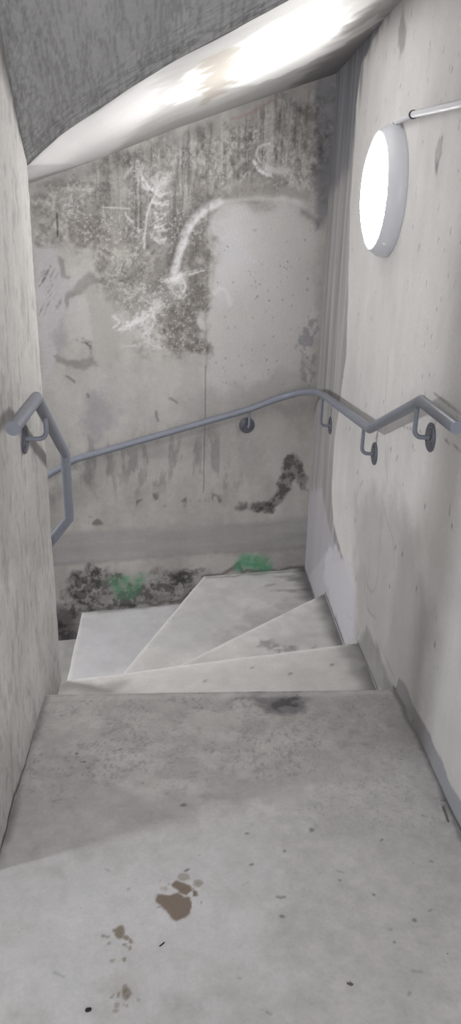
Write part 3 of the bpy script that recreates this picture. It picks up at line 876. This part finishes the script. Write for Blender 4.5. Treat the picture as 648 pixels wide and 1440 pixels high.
for pp in ((606, 615), (527, 638)):
    w_ = on_x(pp, XR); bracket(hr, (XR, w_[1], w_[2]), (-1, 0, 0), .050, zr(w_[1]) - RR * .6)
w_ = on_x((463, 596), XR); y_ = min(w_[1], ca[1] - .005); bracket(hr, (XR, y_, w_[2]), (-1, 0, 0), .050, zr(y_) - RR * .6)
w_ = on_back((347, 598)); bracket(hr, (w_[0], back_y(w_[0]), w_[2]), (KB, -1, 0), .050, ztop(w_[0] - .0) - RR * .6)
bracket(hr, (-.95, back_y(-.95), .0), (KB, -1, 0), .050, zl_ - .072 - .29 * .55 - RR * .6)

# left rail: short level piece, down with the first step, plumb drop, then away round the newel wall
XLR = XL + .062
l0, l1 = on_x((18, 603), XLR), on_x((51, 560), XLR)
l2, l3 = on_y((93, 638), YN + .075), on_y((96, 729), YN + .075)
l2[0] = l3[0] = .5 * (l2[0] + l3[0])
l4 = on_y((76, 756), YN + .075)
d4 = l4 - l3
l5 = l3 + d4 * (.16 / -d4[0]); l6 = l5 + np.array([-1.2, 0, -.7])
hl = empty('handrail', (XLR, l0[1], 0))
tag(hl, 'short grey handrail on the left wall dropping straight down past the wall corner', 'handrail')
bm = bmesh.new(); tube(bm, [l0, l1, l2, l3, l5, l6], RR, 24); obj('rail', bm, M_rail, hl)
w_ = on_x((34, 617), XL)
zl = lambda y: l1[2] + (l2[2] - l1[2]) * (y - l1[1]) / (l2[1] - l1[1])
bracket(hl, (XL, w_[1], w_[2]), (1, 0, 0), .062, zl(w_[1]) - RR * .6)

# ------------------------------------------------------------------ wall lamp
LY, LZ = 2.868, 1.520
lamp = empty('wall_lamp', (XR, LY, LZ))
tag(lamp, 'large round white bulkhead lamp glowing on the pale right wall', 'wall lamp')
bm = bmesh.new()
lathe(bm, [(-.004, 0), (-.004, .209), (.012, .213), (.030, .209), (.052, .193), (.058, .187), (.0575, .180), (.050, .178), (.050, 0)], (XR, LY, LZ), (-1, 0, 0), 96)
obj('housing', bm, M_lamp, lamp)
bm = bmesh.new()
lathe(bm, [(.0505, .177)] + [(.0505 + .036 * math.sin(a), .177 * math.cos(a)) for a in np.linspace(.2, math.pi / 2 - .02, 10)] + [(.0866, 0)], (XR, LY, LZ), (-1, 0, 0), 96)
obj('diffuser', bm, M_glow, lamp)
bm = bmesh.new()
a_ = math.radians(-52)
cx = Vector((XR - .036, LY - .203 * math.cos(a_), LZ + .203 * math.sin(a_)))
lathe(bm, [(-.004, 0), (-.004, .006), (.003, .006), (.0045, .004), (.0045, 0)], cx, (-.5, -math.cos(a_), math.sin(a_)), 16)
obj('fixing_screw', bm, enamel('white_screw', (240, 240, 244), .15, .01), lamp)

# ------------------------------------------------------------------ conduit feeding the lamp
c0, c1, c2 = on_x((557, 171.5), XR - .016), on_x((581, 161), XR - .016), on_x((648, 146), XR - .016)
cp = empty('conduit_pipe', tuple(c0))
tag(cp, 'thin white plastic conduit pipe running along the right wall into the round lamp', 'pipe')
far = c1 + (c2 - c1) * 6.0
ext = c0 + (c0 - c1) * .03
bm = bmesh.new(); tube(bm, [c1 + (c1 - c2) * .04, c2, far], .0102, 20); obj('pipe', bm, M_pipe, cp)
bm = bmesh.new(); tube(bm, [ext, c1], .0082, 20); obj('sleeve', bm, M_pipe, cp)
dv = Vector(c2 - c1).normalized()
bm = bmesh.new()
lathe(bm, [(-.007, .0104), (-.007, .0128), (.004, .0128), (.004, .0104)], Vector(c1), dv, 28)
v_, f_ = box_vf(XR - .016, XR + .002, c1[1] - .006, c1[1] + .005, c1[2] - .008, c1[2] + .008)
vs_ = [bm.verts.new(q) for q in v_]
for q in f_:
    bm.faces.new([vs_[i] for i in q])
k_ = obj('pipe_clip', bm, M_clip, cp); k_['label'] = 'black saddle clip'
bm = bmesh.new(); lathe(bm, [(-.003, 0), (-.003, .0086), (.002, .0086), (.002, 0)], Vector(ext) - Vector((0, 0, .002)), dv, 20)
obj('end_gland', bm, M_clip, cp)

# ------------------------------------------------------------------ crumbs lying on the landing
def scrap(name, px, size, label, cat, mat, rz, flat=.35, n=9):
    c = on_z(px, 0); bm = bmesh.new(); r_ = random.Random(int(px[0] * 7 + px[1]))
    bmesh.ops.create_icosphere(bm, subdivisions=2, radius=1)
    for v in bm.verts:
        k = 1 + .55 * (r_.random() - .5)
        v.co = Vector((v.co.x * size[0] * k, v.co.y * size[1] * k, (v.co.z + .75) * size[0] * flat * k))
    bmesh.ops.rotate(bm, verts=bm.verts[:], cent=(0, 0, 0), matrix=Matrix.Rotation(rz, 3, 'Z'))
    o = obj(name, bm, mat, None, 25); o.location = (c[0], c[1], -.0012)
    tag(o, label, cat); return o


scrap('grit_crumb', (124, 1421), (.0065, .0042), 'black crumb of grit on the landing floor, left of the faintest damp drip', 'crumb', M_scrap, .4, .5)
scrap('wood_splinter', (228, 1328), (.0075, .0016), 'tiny dark splinter on the landing floor below the largest brown drip mark', 'splinter', M_scrap, .7, .25)
scrap('grit_crumb', (492, 1384), (.0065, .004), 'small brown crumb on the landing floor, far right of the damp drips', 'crumb', M_scrap2, -.3, .4)

# ------------------------------------------------------------------ light
def area(name, loc, target, size, power, colr, shape='DISK'):
    d = bpy.data.lights.new(name, 'AREA'); d.shape = shape; d.size = size; d.energy = power; d.color = colr
    o = bpy.data.objects.new(name, d); COL.objects.link(o); o.location = loc
    o.rotation_euler = (Vector(target) - Vector(loc)).to_track_quat('-Z', 'Y').to_euler(); return o


area('corridor_light', (-2.1, .87, 1.95), (.2, 1.4, .2), .22, 10.5, (.93, .96, 1.0))
area('upper_flight_light', (-.2, -1.3, 1.5), (.3, 3, .8), .16, 6, (1, .98, .97))
area('rear_fill_light', (.1, -1.9, 1.5), (.1, 3, 1.0), 1.6, 16, (.98, .98, 1.0))  # broad unseen fill added behind the camera to raise the overall level
area('lower_fill_light', (-2.1, 3.1, .95), (.4, 3.3, -.1), .35, 14, (.98, .98, 1.0))  # unseen fill added to brighten the lower treads
w = bpy.data.worlds.new('world'); scene.world = w; w.use_nodes = True
w.node_tree.nodes['Background'].inputs[0].default_value = (.9, .93, 1, 1)
w.node_tree.nodes['Background'].inputs[1].default_value = .3

scene.view_settings.view_transform = 'Standard'
scene.view_settings.look = 'None'
scene.view_settings.exposure = 1.32
scene.view_settings.gamma = 1.0
scene.view_settings.use_curve_mapping = False
